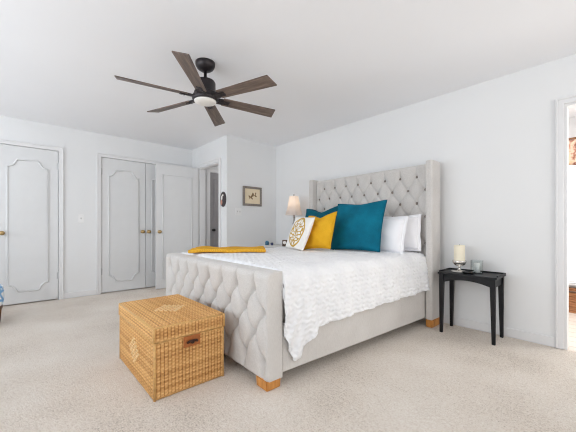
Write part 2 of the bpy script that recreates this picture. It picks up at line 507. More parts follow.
def casing_y(name, x, y0, y1, zt, wd=0.055, th=0.018):
    b = nb(); xs = (x, x + th); x2 = (x + th * 0.8, x + th + 0.008)
    box(b, *xs, y0 - wd, y0, 0, zt + wd, 0.004, 2); box(b, *xs, y1, y1 + wd, 0, zt + wd, 0.004, 2); box(b, xs[0] + 0.0006, xs[1] - 0.0006, y0 - 0.02, y1 + 0.02, zt, zt + wd - 0.002, 0.001, 1)
    box(b, *x2, y0 - wd, y0 - wd + 0.014, 0, zt + wd, 0.003, 1); box(b, *x2, y1 + wd - 0.014, y1 + wd, 0, zt + wd, 0.003, 1)
    box(b, *x2, y0 - wd + 0.014, y1 + wd - 0.014, zt + wd - 0.014, zt + wd, 0.003, 1)
    return struct(name, b, M['trim'])


casing_y('trim_1', XW, C1a, C1b, CZ)
casing_y('trim_2', XW, C2a, C2b, CZ)
casing_x('trim_3', YA, -1, AX0, AX1, AZ)
casing_x('trim_4', YN, -1, DX0, DX1, DZ, wd=0.053)
# jamb linings
b = nb(); box(b, AX0 - 0.0, AX0 + 0.018, YA, YA + 0.1, 0, AZ); box(b, AX1 - 0.018, AX1, YA, YA + 0.1, 0, AZ); box(b, AX0 + 0.018, AX1 - 0.018, YA, YA + 0.1, AZ - 0.018, AZ); struct('trim_5', b, M['trim'])
b = nb(); box(b, DX0, DX0 + 0.018, YN, YN + 0.12, 0, DZ); box(b, DX1 - 0.018, DX1, YN, YN + 0.12, 0, DZ); box(b, DX0 + 0.018, DX1 - 0.018, YN, YN + 0.12, DZ - 0.018, DZ); struct('trim_6', b, M['trim'])


def base_board(name, segs):
    b = nb()
    for (x0, x1, y0, y1) in segs:
        box(b, x0, x1, y0, y1, 0, 0.085, 0.005, 2)
    return struct(name, b, M['trim'])


base_board('baseboard_north', [(XP, DX0 - 0.053, YN - 0.013, YN), (DX1 + 0.053, XE, YN - 0.013, YN)])
base_board('baseboard_west', [(XW, XW + 0.013, C1b + 0.055, C2a - 0.055), (XW, XW + 0.013, YS, C1a - 0.055), (XW, XW + 0.013, C2b + 0.055, YA)])
base_board('baseboard_northwest', [(XP, XP + 0.013, YA + 0.0, YN)])
base_board('baseboard_alcove', [(AX1 + 0.062, XP + 0.013, YA - 0.013, YA)])
base_board('baseboard_south', [(XW, XE, YS, YS + 0.013)])
base_board('baseboard_east', [(XE - 0.013, XE, YS, YN)])


# doors: leaf in local coordinates, x along the width from 0, front face at y = 0 looking to -y
def moulding_path(x0, x1, z0, z1, n=0.085, k=7):
    """rectangle whose corners are concave quarter rounds with small shoulders"""
    s = 0.012; pts = []
    for cx, cz, a0 in ((x1, z1, 180), (x0, z1, 270), (x0, z0, 0), (x1, z0, 90)):
        dx = 1 if cx == x0 else -1; dz = 1 if cz == z0 else -1
        arc = []
        for i in range(k + 1):
            a = R(90 * i / k)
            arc.append((cx + dx * (n * math.cos(a)), cz + dz * (n * math.sin(a))))
        # arc runs from the horizontal edge (z = cz) to the vertical edge (x = cx)
        seq = [(cx + dx * (n + s), cz), (cx + dx * (n + s), cz + dz * s)] + [(px + dx * 0.0, pz + dz * s) for px, pz in arc[1:-1]] + [(cx + dx * s, cz + dz * (n + s)), (cx, cz + dz * (n + s))]
        pts.append((dx, dz, seq))
    out = []
    # go round: top right (from vertical to horizontal), top left, bottom left, bottom right
    out += pts[0][2][::-1]; out += pts[1][2]; out += pts[2][2][::-1]; out += pts[3][2]
    return out


def door_leaf(name, label, width, height, loc, rz, panel, knob_x, hinge_x=None, both=False, notched=True, mat='door', knob='brass'):
    b = nb(); box(b, 0, width, 0, 0.035, 0, height, 0.003, 2)
    d = struct(name, b, M[mat]); d.location = loc; d.rotation_euler = (0, 0, rz)
    tag(d, label, 'door', kind='structure')
    for side in ((-1, 1) if both else (-1,)):
        yy = 0.0 if side < 0 else 0.035
        m = nb(); pth = moulding_path(*panel) if notched else [(panel[0], panel[2]), (panel[1], panel[2]), (panel[1], panel[3]), (panel[0], panel[3])]
        tube(m, [(x, yy + side * 0.003, z) for x, z in pth], 0.011, 8, True, 1.0, Vector((0, 1, 0)))
        obj('panel_moulding', m, M[mat], d, True)
        if knob_x is not None:
            k = nb(); Mx = Matrix.Rotation(R(90) if side < 0 else R(-90), 4, 'X')
            lathe(k, [(0.027, 0), (0.027, 0.004), (0.022, 0.008), (0.009, 0.012), (0.009, 0.028), (0.022, 0.034), (0.028, 0.045), (0.026, 0.056), (0.015, 0.062), (0, 0.063)], 24, (knob_x, yy, 0.93), Mx)
            obj('knob', k, M[knob], d, True)
    if hinge_x is not None:
        for hz in (0.325, 1.855):
            h = nb(); lathe(h, [(0.008, -0.05), (0.008, 0.05), (0.005, 0.056)], 12, (hinge_x, -0.006, hz))
            box(h, hinge_x - 0.018, hinge_x + 0.018, -0.004, 0.001, hz - 0.045, hz + 0.045)
            obj('hinge', h, M['hinge'], d)
    return d


ZB = 0.014
# leaf local +x maps to world +y when rz = 90 deg ; front face (-y local) then faces +x world
dw1 = 0.624
door_leaf('door_1', 'white closet door with moulded panel at left, beside the light switch', dw1, 2.07, (XW - 0.004, C1b - 0.006 - dw1, ZB), PI / 2,
          (0.10, 0.515, 0.155, 1.895), 0.055, dw1 + 0.003)
door_leaf('door_2', 'white closet door at far left edge, mostly outside the view', dw1, 2.07, (XW - 0.004, C1a + 0.004, ZB), PI / 2,
          (0.10, 0.515, 0.155, 1.895), 0.57)
door_leaf('door_3', 'white closet door with moulded panel, left leaf of the middle pair', 0.633, 2.07, (XW - 0.004, C2a + 0.005, ZB), PI / 2,
          (0.10, 0.53, 0.155, 1.895), 0.588, -0.003)
door_leaf('door_4', 'white closet door half hidden behind the open door, right leaf of the pair', 0.633, 2.07, (XW - 0.004, C2a + 0.644, ZB), PI / 2,
          (0.10, 0.53, 0.155, 1.895), 0.045)
# the open bedroom door, hinged on the hall doorway's left jamb, folded back along the closet wall
hx, hy = -4.975, 2.368
fx, fy = -5.035, 1.672
ang = math.atan2(hy - fy, hx - fx)
dl = math.hypot(hx - fx, hy - fy)
door_leaf('door_5', 'white bedroom door standing wide open against the closet wall', dl, 2.035, (fx, fy, ZB), ang,
          (0.105, dl - 0.11, 0.16, 1.865), 0.05, None, both=True, notched=False)
# hall door
b = nb(); box(b, 0, 0.72, 0, 0.035, 0, 2.02, 0.003, 2)
d = struct('door_6', b, M['greydoor']); d.location = (-5.085, 2.66, ZB); d.rotation_euler = (0, 0, PI / 2)
tag(d, 'grey door in the hall seen through the alcove doorway', 'door', kind='structure')
for z0, z1 in ((0.12, 0.90), (1.0, 1.9)):
    for x0, x1 in ((0.08, 0.33), (0.39, 0.64)):
        m = nb(); tube(m, [(x0, -0.002, z0), (x1, -0.002, z0), (x1, -0.002, z1), (x0, -0.002, z1)], 0.009, 8, True, 1.0, Vector((0, 1, 0)))
        obj('panel_moulding', m, M['greydoor'], d)
k = nb(); lathe(k, [(0.025, 0), (0.025, 0.005), (0.009, 0.01), (0.009, 0.03), (0.026, 0.042), (0.02, 0.056), (0, 0.058)], 20, (0.06, 0, 0.95), Matrix.Rotation(R(90), 4, 'X'))
obj('knob', k, M['bronze'], d, True)
b = nb()
box(b, -5.1, -5.075, 2.59, 2.655, 0, 2.1, 0.004, 1); box(b, -5.1, -5.075, 3.385, 3.45, 0, 2.1, 0.004, 1); box(b, -5.1, -5.075, 2.655, 3.385, 2.04, 2.1, 0.004, 1)
struct('trim_7', b, M['trim'])


# ------------------------------------------------------------------ bed
BED = thing('bed', 'grey tufted upholstered bed with winged headboard and short honey wood legs', 'bed', (-1.45, 1.136, 0), R(-1.8))
BW = 1.85


def tufted(name, x0, x1, z0, z1, yf, yb, buttons, dx, dz, parent, step=0.0085, A=0.044, B=0.028, rim=0.03, top_r=0.05):
    """padded panel looking to -y: front at yf, back at yb, with diamond creases between the buttons"""
    bx = np.array(buttons)
    nx = int((x1 - x0) / step) + 1; nz = int((z1 - z0) / step) + 1
    X, Z = np.meshgrid(np.linspace(x0, x1, nx), np.linspace(z0, z1, nz), indexing='ij')
    segs = []
    zs = sorted(set(round(q[1], 3) for q in buttons))
    for i, p in enumerate(bx):
        for j, q in enumerate(bx):
            if q[1] > p[1] + 1e-4 and abs(q[0] - p[0]) < dx * 1.25 and abs(q[1] - p[1]) < dz * 1.35: segs.append((p, q))
        if abs(p[1] - zs[-1]) < 1e-3: segs.append((p, np.array([p[0], z1 + 0.02])))
        if abs(p[1] - zs[0]) < 1e-3: segs.append((p, np.array([p[0], z0 - 0.02])))
    dl_ = np.full(X.shape, 9.0); db = np.full(X.shape, 9.0)
    for p, q in segs:
        ex, ez = q - p; L = ex * ex + ez * ez
        tt = np.clip(((X - p[0]) * ex + (Z - p[1]) * ez) / L, 0, 1)
        dl_ = np.minimum(dl_, np.hypot(X - p[0] - tt * ex, Z - p[1] - tt * ez))
    for p in bx: db = np.minimum(db, np.hypot(X - p[0], Z - p[1]))
    h = -A * np.exp(-(db / 0.028) ** 1.2) - B * np.exp(-dl_ / 0.013)
    e = np.minimum(np.minimum(X - x0, x1 - X), np.minimum(Z - z0, z1 - Z))
    fade = np.clip(e / rim, 0, 1)
    h = h * np.clip(np.minimum(np.minimum(X - x0, x1 - X), Z - z0) / rim, 0, 1) * np.clip((z1 - Z) / top_r, 0, 1) ** 0.6
    k = np.clip(1 - np.minimum(np.minimum(X - x0, x1 - X), Z - z0) / 0.018, 0, 1); kt = np.clip(1 - (z1 - Z) / top_r, 0, 1)
    h = h - 0.018 * (1 - np.sqrt(1 - k ** 2)) - top_r * (1 - np.sqrt(1 - np.minimum(kt, 1) ** 2)) * 0.9
    F = np.stack([X, yf - h, Z], -1)
    # back sheet and rim
    def ring_pts(yv): pass
    me_v = F.reshape(-1, 3).tolist(); idx = np.arange(nx * nz).reshape(nx, nz)
    faces = np.stack([idx[:-1, :-1], idx[1:, :-1], idx[1:, 1:], idx[:-1, 1:]], -1).reshape(-1, 4).tolist()
    edge = list(idx[:, 0]) + list(idx[-1, 1:]) + list(idx[-2::-1, -1]) + list(idx[0, -2:0:-1])
    base = len(me_v)
    for q in edge: me_v.append([me_v[q][0], yb, me_v[q][2]])
    n = len(edge)
    for i in range(n): faces.append([edge[i], base + i, base + (i + 1) % n, edge[(i + 1) % n]])
    faces.append([base + i for i in range(n)])
    me = bpy.data.meshes.new(name); me.from_pydata(me_v, [], faces); me.update()
    o = link_mesh(name, me, M['linen'], parent)
    sharp(o, 50)
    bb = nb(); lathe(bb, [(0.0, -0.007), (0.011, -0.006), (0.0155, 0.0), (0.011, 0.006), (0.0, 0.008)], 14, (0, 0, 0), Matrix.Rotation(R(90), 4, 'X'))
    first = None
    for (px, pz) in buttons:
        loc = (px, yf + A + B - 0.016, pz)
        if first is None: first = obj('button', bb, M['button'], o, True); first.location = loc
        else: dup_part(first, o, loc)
    return o


fbts = []
for row, z in enumerate((0.615, 0.472, 0.326, 0.168)):
    off = -0.170 if row % 2 == 0 else -0.057
    for k in range(9):
        x = off - 0.2225 * k
        if x > -BW + 0.03: fbts.append((x, z))
FT = 0.125
tufted('footboard', -BW, 0.0, 0.06, 0.737, 0.0, FT, fbts, 0.115, 0.15, BED)
hbts = []
for row in range(7):
    z = 1.562 - 0.143 * row
    off = -0.086 if row % 2 == 0 else 0.008
    for k in range(9):
        x = off - 0.193 * k
        if x > -1.56: hbts.append((x, z))
tufted('headboard', -1.575, 0.055, 0.30, 1.69, 2.045, 2.16, hbts, 0.1, 0.143, BED, A=0.034, B=0.016)


def wing(x0, x1):
    b = nb(); box(b, x0, x1, 1.965, 2.165, 0.075, 1.705, 0.018, 4)
    return sharp(obj('headboard_wing', b, M['linen'], BED), 50)


wing(0.055, 0.128); wing(-1.648, -1.575)


def rail(xa, xb, th):
    b = nb(); t_ = bmesh.new()
    vs = [t_.verts.new(p) for p in ((xa, FT, 0.085), (xa + th, FT, 0.085), (xb + th, 2.0, 0.085), (xb, 2.0, 0.085), (xa, FT, 0.40), (xa + th, FT, 0.40), (xb + th, 2.0, 0.40), (xb, 2.0, 0.40))]
    for q in ((0, 1, 2, 3), (4, 5, 6, 7), (0, 1, 5, 4), (1, 2, 6, 5), (2, 3, 7, 6), (3, 0, 4, 7)): t_.faces.new([vs[i] for i in q])
    bmesh.ops.recalc_face_normals(t_, faces=t_.faces[:])
    bmesh.ops.bevel(t_, geom=t_.edges[:], offset=0.008, segments=3, affect='EDGES'); merge(b, t_)
    return sharp(obj('side_rail', b, M['linen'], BED), 50)


rail(-0.045, 0.008, 0.042); rail(-BW + 0.002, -1.64, 0.042)
for (x0, x1, y0, y1, zt, sl) in ((-0.125, -0.004, 0.003, 0.118, 0.068, 1), (-BW + 0.01, -BW + 0.125, 0.008, 0.118, 0.068, 1),
                              (0.056, 0.127, 1.972, 2.16, 0.080, 1), (-1.647, -1.576, 1.972, 2.16, 0.080, 1)):
    b = nb(); taper(b, ((x0 + x1) / 2, (y0 + y1) / 2, 0), ((x1 - x0) / 2 - 0.003, (y1 - y0) / 2 - 0.003), ((x0 + x1) / 2, (y0 + y1) / 2, zt), ((x1 - x0) / 2, (y1 - y0) / 2), 0.006)
    obj('leg', b, M['legwood'], BED)
b = nb(); box(b, -1.775, -0.06, FT + 0.012, 2.02, 0.30, 0.725, 0.05, 4)
sharp(obj('mattress', b, M['mattress'], BED), 40)

# quilt (local to the bed's frame)
def hem_r(y):
    return np.interp(y, [0.128, 0.197, 0.255, 0.276, 0.33, 0.385, 0.405, 1.04, 2.0], [0.323, 0.153, 0.158, 0.225, 0.265, 0.296, 0.330, 0.362, 0.378])


ys = np.concatenate([np.linspace(0.1265, 0.42, 60), np.linspace(0.425, 1.99, 290)])
rows = []
for y in ys:
    xr = -0.004 + 0.05 * (y / 2.0)            # outer side of the bed here
    xl = -BW + 0.03 + 0.19 * (y / 2.0)
    ztop = 0.752 - 0.006 * math.exp(-(y - 0.127) / 0.06)
    rr = 0.095
    hz = float(hem_r(y)); pts = []
    zt0 = ztop - rr
    def st(a_):                                # stitched scallop relief along the cloth
        q = (a_ + 0.006 * math.sin(2 * PI * y / 0.062)) / 0.036
        return 0.0085 * (abs(math.sin(PI * q)) ** 0.6 - 0.5) * (0.8 + 0.4 * math.sin(2 * PI * y / 0.05 + 2.4 * math.floor(q)))
    for k in range(60):                        # right drop, hem to top
        s = k / 59; z = hz + (zt0 - hz) * s; dn = (1 - s)
        fold = 0.012 * math.sin(19 * y + 3.5 * z) + 0.007 * math.sin(47 * y + 9 * z + 1.0)
        if y < 0.45: fold += 0.012 * math.sin(60 * (y - 0.45 * z)) * (0.45 - y) / 0.3
        x = xr + 0.022 + 0.020 * math.sin(PI * min(1, dn * 1.2) * 0.5) + fold * dn ** 0.7 * 0.9
        pts.append((x + st(zt0 - z + rr * 1.57), y + 0.0, z))
    for k in range(1, 16):                     # shoulder
        a = R(90 * k / 16); r2 = rr + st(rr * (PI / 2 - a))
        pts.append((xr + 0.022 - rr + r2 * math.cos(a), y, zt0 + r2 * math.sin(a)))
    xs0 = xr + 0.022 - rr; xs1 = xl + rr
    for k in range(241):
        u = k / 240; x = xs0 + (xs1 - xs0) * u
        crown = 0.012 * (1 - (2 * u - 1) ** 2) + 0.003 * math.sin(9 * x + 5 * y) * math.sin(7 * y)
        pts.append((x, y, ztop + crown + st(x - xs0)))
    for k in range(1, 9):
        a = R(90 - 90 * k / 9)
        pts.append((xl + rr * (1 - math.cos(a)), y, zt0 + rr * math.sin(a)))
    for k in range(22):
        s = k / 21; z = zt0 - (zt0 - 0.36) * s
        pts.append((xl - 0.02 * s - (0.01 * math.sin(17 * y) + 0.01) * s, y, z))
    rows.append(pts)
rows.insert(0, [(x_, 0.1262, min(z_, 0.56)) for x_, y_, z_ in rows[0]])   # the foot end tucks down behind the footboard
P = np.array(rows)
me = grid_mesh('quilt', P)
QUILT = link_mesh('quilt', me, M['quilt'], None, True)
QUILT.location = (-1.45, 1.136, 0); QUILT.rotation_euler = (0, 0, R(-1.8))
tag(QUILT, 'white matelasse quilt spread over the bed, one corner hanging low by the footboard', 'quilt')
sm = QUILT.modifiers.new('thickness', 'SOLIDIFY'); sm.thickness = 0.01; sm.offset = -1
BM = Matrix.Translation((-1.45, 1.136, 0)) @ Matrix.Rotation(R(-1.8), 4, 'Z')


def quilt_z(x, y):
    xr = -0.004 + 0.025 * y; xl = -BW + 0.03 + 0.095 * y
    u = min(1, max(0, (xr - x) / (xr - xl)))
    return 0.752 - 0.006 * math.exp(-(y - 0.127) / 0.06) + 0.012 * (1 - (2 * u - 1) ** 2)


# pillows: x across, z up, thickness along y; local origin at the centre
def pillow_mesh(name, w_, h_, th, n=34, dip=0.0, pinch=0.06, seed=0):
    rnd = random.Random(seed)
    ph = [rnd.uniform(0, 6) for _ in range(4)]
    u = np.linspace(-1, 1, n); U, V = np.meshgrid(u, u, indexing='ij')
    ex = 1 - pinch * (1 - V ** 2); ez = 1 - pinch * (1 - U ** 2)
    X = U * w_ / 2 * (1 - pinch * (1 - V * V) * 1.0); Z = V * h_ / 2 * (1 - pinch * (1 - U * U))
    Z = Z - dip * h_ * np.exp(-(U / 0.45) ** 2) * np.clip((V + 0.1) / 1.1, 0, 1) ** 2
    T = th / 2 * np.power(np.clip((1 - U ** 2) * (1 - V ** 2), 0, 1), 0.42)
    wr = 0.012 * (np.sin(5 * U + ph[0] + 3 * V) * np.sin(4 * V + ph[1])) * (1 - U ** 2) * (1 - V ** 2)
    Fv = np.stack([X, -T - wr, Z], -1); Bv = np.stack([X, T - wr, Z], -1)
    verts = Fv.reshape(-1, 3).tolist(); idx = np.arange(n * n).reshape(n, n)
    faces = np.stack([idx[:-1, :-1], idx[1:, :-1], idx[1:, 1:], idx[:-1, 1:]], -1).reshape(-1, 4).tolist()
    bi = np.full((n, n), -1); bi[0, :] = idx[0, :]; bi[-1, :] = idx[-1, :]; bi[:, 0] = idx[:, 0]; bi[:, -1] = idx[:, -1]
    for i in range(1, n - 1):
        for j in range(1, n - 1):
            bi[i, j] = len(verts); verts.append(Bv[i, j].tolist())
    faces += np.stack([bi[:-1, :-1], bi[:-1, 1:], bi[1:, 1:], bi[1:, :-1]], -1).reshape(-1, 4).tolist()
    me = bpy.data.meshes.new(name); me.from_pydata(verts, [], faces); me.update()
    border = [Fv[i, 0] for i in range(n)] + [Fv[-1, j] for j in range(1, n)] + [Fv[i, -1] for i in range(n - 2, -1, -1)] + [Fv[0, j] for j in range(n - 2, 0, -1)]
    return me, [tuple(p) for p in border]


def pillow(name, label, w_, h_, th, base, lean, yaw, roll, mat, pipe=None, flange=0.0, group=None, cat='pillow', **kw):
    """base: bed-local point under the middle of the lower edge; lean: backwards tilt"""
    me, border = pillow_mesh(name, w_, h_, th, **kw)
    o = link_mesh(name, me, M[mat], None, True)
    rot = Matrix.Rotation(yaw, 4, 'Z') @ Matrix.Rotation(-lean, 4, 'X') @ Matrix.Rotation(roll, 4, 'Y')
    zmin = min((rot @ Vector(v.co)).z for v in me.vertices)
    c = Vector((base[0], base[1], base[2] - zmin)); c += (rot @ Vector((0, 0, h_ / 2))) * Vector((1, 1, 0))
    o.matrix_world = BM @ Matrix.Translation(c) @ rot
    tag(o, label, cat, group)
    if pipe:
        b = nb(); tube(b, border, 0.006, 6, True, 1.0, Vector((0, 1, 0))); obj('piping', b, M[pipe], o, True)
    if flange:
        n = len(border); b = nb(); ins = []; outs = []
        for p in border:
            q = Vector(p); s = Vector((q.x / (w_ / 2), 0, q.z / (h_ / 2)))
            d = Vector((abs(s.x) ** 6 * (1 if s.x > 0 else -1), 0, abs(s.z) ** 6 * (1 if s.z > 0 else -1)))
            ins.append((b.verts.new(q * 0.985 + Vector((0, -0.004, 0))), b.verts.new(q * 0.985 + Vector((0, 0.004, 0)))))
            rip = Vector((0, 0.006 * math.sin(40 * (q.x + q.z)), 0))
            outs.append((b.verts.new(q + d * flange + rip + Vector((0, -0.003, 0))), b.verts.new(q + d * flange + rip + Vector((0, 0.003, 0)))))
        for i in range(n):
            j = (i + 1) % n
            b.faces.new((ins[i][0], ins[j][0], outs[j][0], outs[i][0])); b.faces.new((ins[i][1], ins[j][1], outs[j][1], outs[i][1]))
            b.faces.new((outs[i][0], outs[j][0], outs[j][1], outs[i][1]))
        obj('flange', b, M[mat], o, True)
    return o


qz = quilt_z
G = 'throw pillows and shams on the bed'
SK = 0.001
pillow('pillow_sham', 'white flanged pillow at right, upright against the headboard behind another white pillow', 0.62, 0.34, 0.14, (-0.31, 1.935, qz(-0.3, 1.93) + SK), R(7), R(2), R(-3), 'pillow_white', None, 0.025, 'white pillows at the headboard', pinch=0.02, seed=3)
pillow('pillow_sham', 'front white flanged pillow standing beside the large teal pillow', 0.62, 0.35, 0.15, (-0.39, 1.705, qz(-0.4, 1.80) + SK), R(14), R(4), R(2), 'pillow_white', None, 0.03, 'white pillows at the headboard', pinch=0.02, seed=8)
pillow('throw_pillow', 'dark teal velvet pillow at back left, dipped top edge, behind the mustard pillow', 0.66, 0.53, 0.17, (-1.24, 1.72, qz(-1.2, 1.74) + SK), R(15), R(-2), R(-2), 'teal_dark', 'teal_pipe', 0, 'velvet throw pillows', dip=0.12, seed=5)
pillow('throw_pillow', 'large bright teal velvet pillow leaning in front of the white pillows', 0.62, 0.55, 0.17, (-0.50, 1.51, qz(-0.56, 1.53) + SK), R(17), R(3), R(-1), 'teal', 'teal_pipe', 0, 'velvet throw pillows', dip=0.03, seed=11)
pillow('throw_pillow', 'mustard yellow velvet pillow between the white embroidered and teal pillows', 0.43, 0.41, 0.14, (-0.80, 1.24, qz(-0.8, 1.3) + SK), R(20), R(-2), R(-5), 'mustard', 'mustard_pipe', 0, 'velvet throw pillows', dip=0.10, seed=13)
pillow('throw_pillow', 'white pillow with gold embroidered medallion, frontmost at left', 0.385, 0.39, 0.10, (-1.02, 1.12, qz(-1.03, 1.17) + SK), R(22), R(-10), R(3), 'embroid', None, 0, None, dip=0.0, pinch=0.03, seed=17)

# folded mustard throw lying across the foot of the bed
def throw():
    nu, nv = 60, 26; rows = []
    p0, p1 = np.array((-1.11, 0.79)), np.array((-1.52, 0.16)); dr = (p1 - p0) / np.linalg.norm(p1 - p0); pr = np.array((-dr[1], dr[0]))
    for i in range(nu):
        u = i / (nu - 1); row = []
        for j in range(nv):
            v_ = j / (nv - 1) * 2 - 1
            q = p0 + (p1 - p0) * u + pr * (0.215 * v_ + 0.01 * math.sin(9 * u))
            x, y = q[0], q[1]
            z = qz(x, max(y, 0.16)) + 0.024 + 0.004 * math.sin(14 * u + 5 * v_) + 0.012 * math.exp(-((u - 0.85) / 0.12) ** 2)
            y = max(y, 0.012 + 0.1 * (y + 0.05))
            row.append((x, y, z))
        rows.append(row)
    return np.array(rows)


me = grid_mesh('throw_blanket', throw())
o = link_mesh('throw_blanket', me, M['gold_throw'], None, True)
o.matrix_world = BM; tag(o, 'mustard yellow knitted throw folded across the foot of the white bed', 'blanket')
sm = o.modifiers.new('thickness', 'SOLIDIFY'); sm.thickness = 0.034; sm.offset = 0
bv = o.modifiers.new('round', 'BEVEL'); bv.width = 0.012; bv.segments = 3

# ------------------------------------------------------------------ wicker trunk
CH = thing('wicker_trunk', 'honey coloured wicker trunk with lidded top standing at the foot of the bed', 'trunk', (-2.213, 0.823, 0))
LX, LY = 0.775, 0.448


TONES = []


def weave_face(o_, du, dv, nrm, L, H, rib=0.022, strand=0.0105, amp=0.006, horiz=True, step=0.0032):
    nu = max(3, int(L / step)); nv = max(3, int(H / step))
    u = np.linspace(0, L, nu); v_ = np.linspace(0, H, nv); U, V = np.meshgrid(u, v_, indexing='ij')
    row = np.floor(V / strand); sgn = np.where(row % 2 == 0, 1, -1)
    fr = (V / strand - row) * 2 - 1
    h = amp * ((0.35 * sgn + 0.65) * np.cos(PI * U / rib) ** 2 + 0.5 * np.sqrt(np.clip(1 - fr ** 2, 0, 1)))
    e = np.minimum(np.minimum(U, L - U), np.minimum(V, H - V)); h *= np.clip(e / 0.006, 0, 1)
    global TONE
    rt = np.random.RandomState(int(L * 1000)).uniform(-0.16, 0.16, 400)
    gap = np.exp(-(np.cos(PI * U / rib) / 0.28) ** 2)
    TONE = np.clip(0.62 + rt[row.astype(int)] - 0.50 * gap + 0.10 * sgn * np.cos(2 * PI * U / (rib * 2)), 0, 1)
    TONES.append(TONE.ravel())
    return np.array(o_)[None, None] + U[..., None] * np.array(du) + V[..., None] * np.array(dv) + h[..., None] * np.array(nrm)


def woven_box(name, lx, ly, z0, z1, parent, inset=0.0, cap=True):
    sx, sy = lx / 2, ly / 2; H = z1 - z0; s = inset
    TONES.clear()
    parts = []
    # tapered sides (narrower at the base by inset)
    k = math.hypot(H, s)
    parts.append(weave_face((-sx + s, -sy + s, z0), (1, 0, 0), (0, -s / k, H / k), (0, -1, 0), lx - 2 * s, k))
    parts.append(weave_face((sx - s, -sy + s, z0), (0, 1, 0), (s / k, 0, H / k), (1, 0, 0), ly - 2 * s, k))
    parts.append(weave_face((sx - s, sy - s, z0), (-1, 0, 0), (0, s / k, H / k), (0, 1, 0), lx - 2 * s, k))
    parts.append(weave_face((-sx + s, sy - s, z0), (0, -1, 0), (-s / k, 0, H / k), (-1, 0, 0), ly - 2 * s, k))
    if cap: parts.append(weave_face((-sx, -sy, z1), (1, 0, 0), (0, 1, 0), (0, 0, 1), lx, ly))
    verts = []; faces = []
    for Pp in parts:
        ni, nj = Pp.shape[:2]; idx = np.arange(ni * nj).reshape(ni, nj) + len(verts)
        faces += np.stack([idx[:-1, :-1], idx[1:, :-1], idx[1:, 1:], idx[:-1, 1:]], -1).reshape(-1, 4).tolist()
        verts += Pp.reshape(-1, 3).tolist()
    me = bpy.data.meshes.new(name); me.from_pydata(verts, [], faces); me.update()
    at = me.attributes.new('strand_tone', 'FLOAT', 'POINT'); at.data.foreach_set('value', np.concatenate(TONES).astype(np.float32))
    return link_mesh(name, me, M['wicker'], parent, True)


body = woven_box('body', LX, LY, 0.006, 0.338, CH, 0.0)
lid = woven_box('lid', LX + 0.012, LY + 0.012, 0.341, 0.426, CH, 0.0)
b = nb()
for z, dx in ((0.008, 0.0), (0.333, 0.0)):
    a, c = LX / 2 + dx, LY / 2 + dx
    tube(b, [(-a, -c, z), (a, -c, z), (a, c, z), (-a, c, z)], 0.0075, 8, True)
for sx in (-1, 1):
    for sy in (-1, 1): tube(b, [(sx * LX / 2, sy * LY / 2, 0.0), (sx * LX / 2, sy * LY / 2, 0.338)], 0.0085, 8)
obj('edge_binding', b, M['wicker_rim'], body, True)
b = nb(); a, c = LX / 2 + 0.006, LY / 2 + 0.006
for z in (0.346, 0.424): tube(b, [(-a, -c, z), (a, -c, z), (a, c, z), (-a, c, z)], 0.007, 8, True)
for sx in (-1, 1):
    for sy in (-1, 1): tube(b, [(sx * a, sy * c, 0.341), (sx * a, sy * c, 0.426)], 0.0075, 8)
obj('edge_binding', b, M['wicker_rim'], lid, True)


def motif(plane, cx, cy, rows_, su, sv, parent):
    """diamond of short pale strands"""
    b = nb()
    for r_ in range(-rows_, rows_ + 1):
        m = rows_ - abs(r_)
        for k in range(-m, m + 1, 2):
            u, v_ = cx + k * su, cy + r_ * sv
            if plane == 'top': box(b, u - su * 0.8, u + su * 0.8, v_ - sv * 0.33, v_ + sv * 0.33, 0.427, 0.4375, 0.002, 1)
            else: box(b, u - su * 0.8, u + su * 0.8, -LY / 2 - 0.0115, -LY / 2 + 0.001, v_ - sv * 0.33, v_ + sv * 0.33, 0.002, 1)
    o = obj('woven_motif', b, M['wicker_pale'], parent); o['label'] = 'pale woven diamond'
    return o


motif('top', 0.03, 0.0, 4, 0.024, 0.024, lid)
motif('side', 0.0, 0.185, 4, 0.024, 0.019, body)
b = nb(); box(b, LX / 2 + 0.007, LX / 2 + 0.014, -0.055, 0.055, 0.268, 0.336, 0.003, 2)
hd = obj('handle_tab', b, M['leather'], body); hd['label'] = 'tan leather handle tab'
b = nb(); tube(b, [(LX / 2 + 0.016, -0.034, 0.296), (LX / 2 + 0.022, -0.02, 0.304), (LX / 2 + 0.026, 0, 0.307), (LX / 2 + 0.022, 0.02, 0.304), (LX / 2 + 0.016, 0.034, 0.296)], 0.008, 8)
lathe(b, [(0.012, 0), (0.012, 0.012), (0.006, 0.016)], 12, (LX / 2 + 0.012, 0, 0.298), Matrix.Rotation(R(90), 4, 'Y'))
obj('handle_cord', b, M['leather_dark'], hd, True)

# ------------------------------------------------------------------ ceiling fan
FX, FY = -2.40, 1.208
FAN = thing('ceiling_fan', 'dark bronze ceiling fan with six weathered wood blades and round light', 'fan', (FX, FY, ZC))
b = nb(); lathe(b, [(0.083, 0), (0.083, -0.012), (0.080, -0.03), (0.068, -0.052), (0.045, -0.068), (0.02, -0.074), (0, -0.074)], 36)
obj('canopy', b, M['bronze'], FAN, True)
b = nb(); lathe(b, [(0.013, -0.07), (0.013, -0.128), (0.022, -0.13), (0.024, -0.150)], 16); obj('downrod', b, M['bronze'], FAN, True)
b = nb(); lathe(b, [(0.0, -0.140), (0.034, -0.141), (0.052, -0.152), (0.078, -0.160), (0.086, -0.175), (0.088, -0.255), (0.094, -0.262), (0.094, -0.285), (0.0, -0.286)], 36)
motor = sharp(obj('motor_housing', b, M['bronze'], FAN), 40)
b = nb(); lathe(b, [(0.0, -0.285), (0.104, -0.286), (0.110, -0.300), (0.110, -0.318), (0.102, -0.330), (0.095, -0.332), (0.0, -0.332)], 40)
ring = sharp(obj('light_ring', b, M['bronze'], FAN), 40)
b = nb(); lathe(b, [(0.094, -0.330), (0.090, -0.342), (0.070, -0.350), (0.04, -0.354), (0, -0.355)], 40)
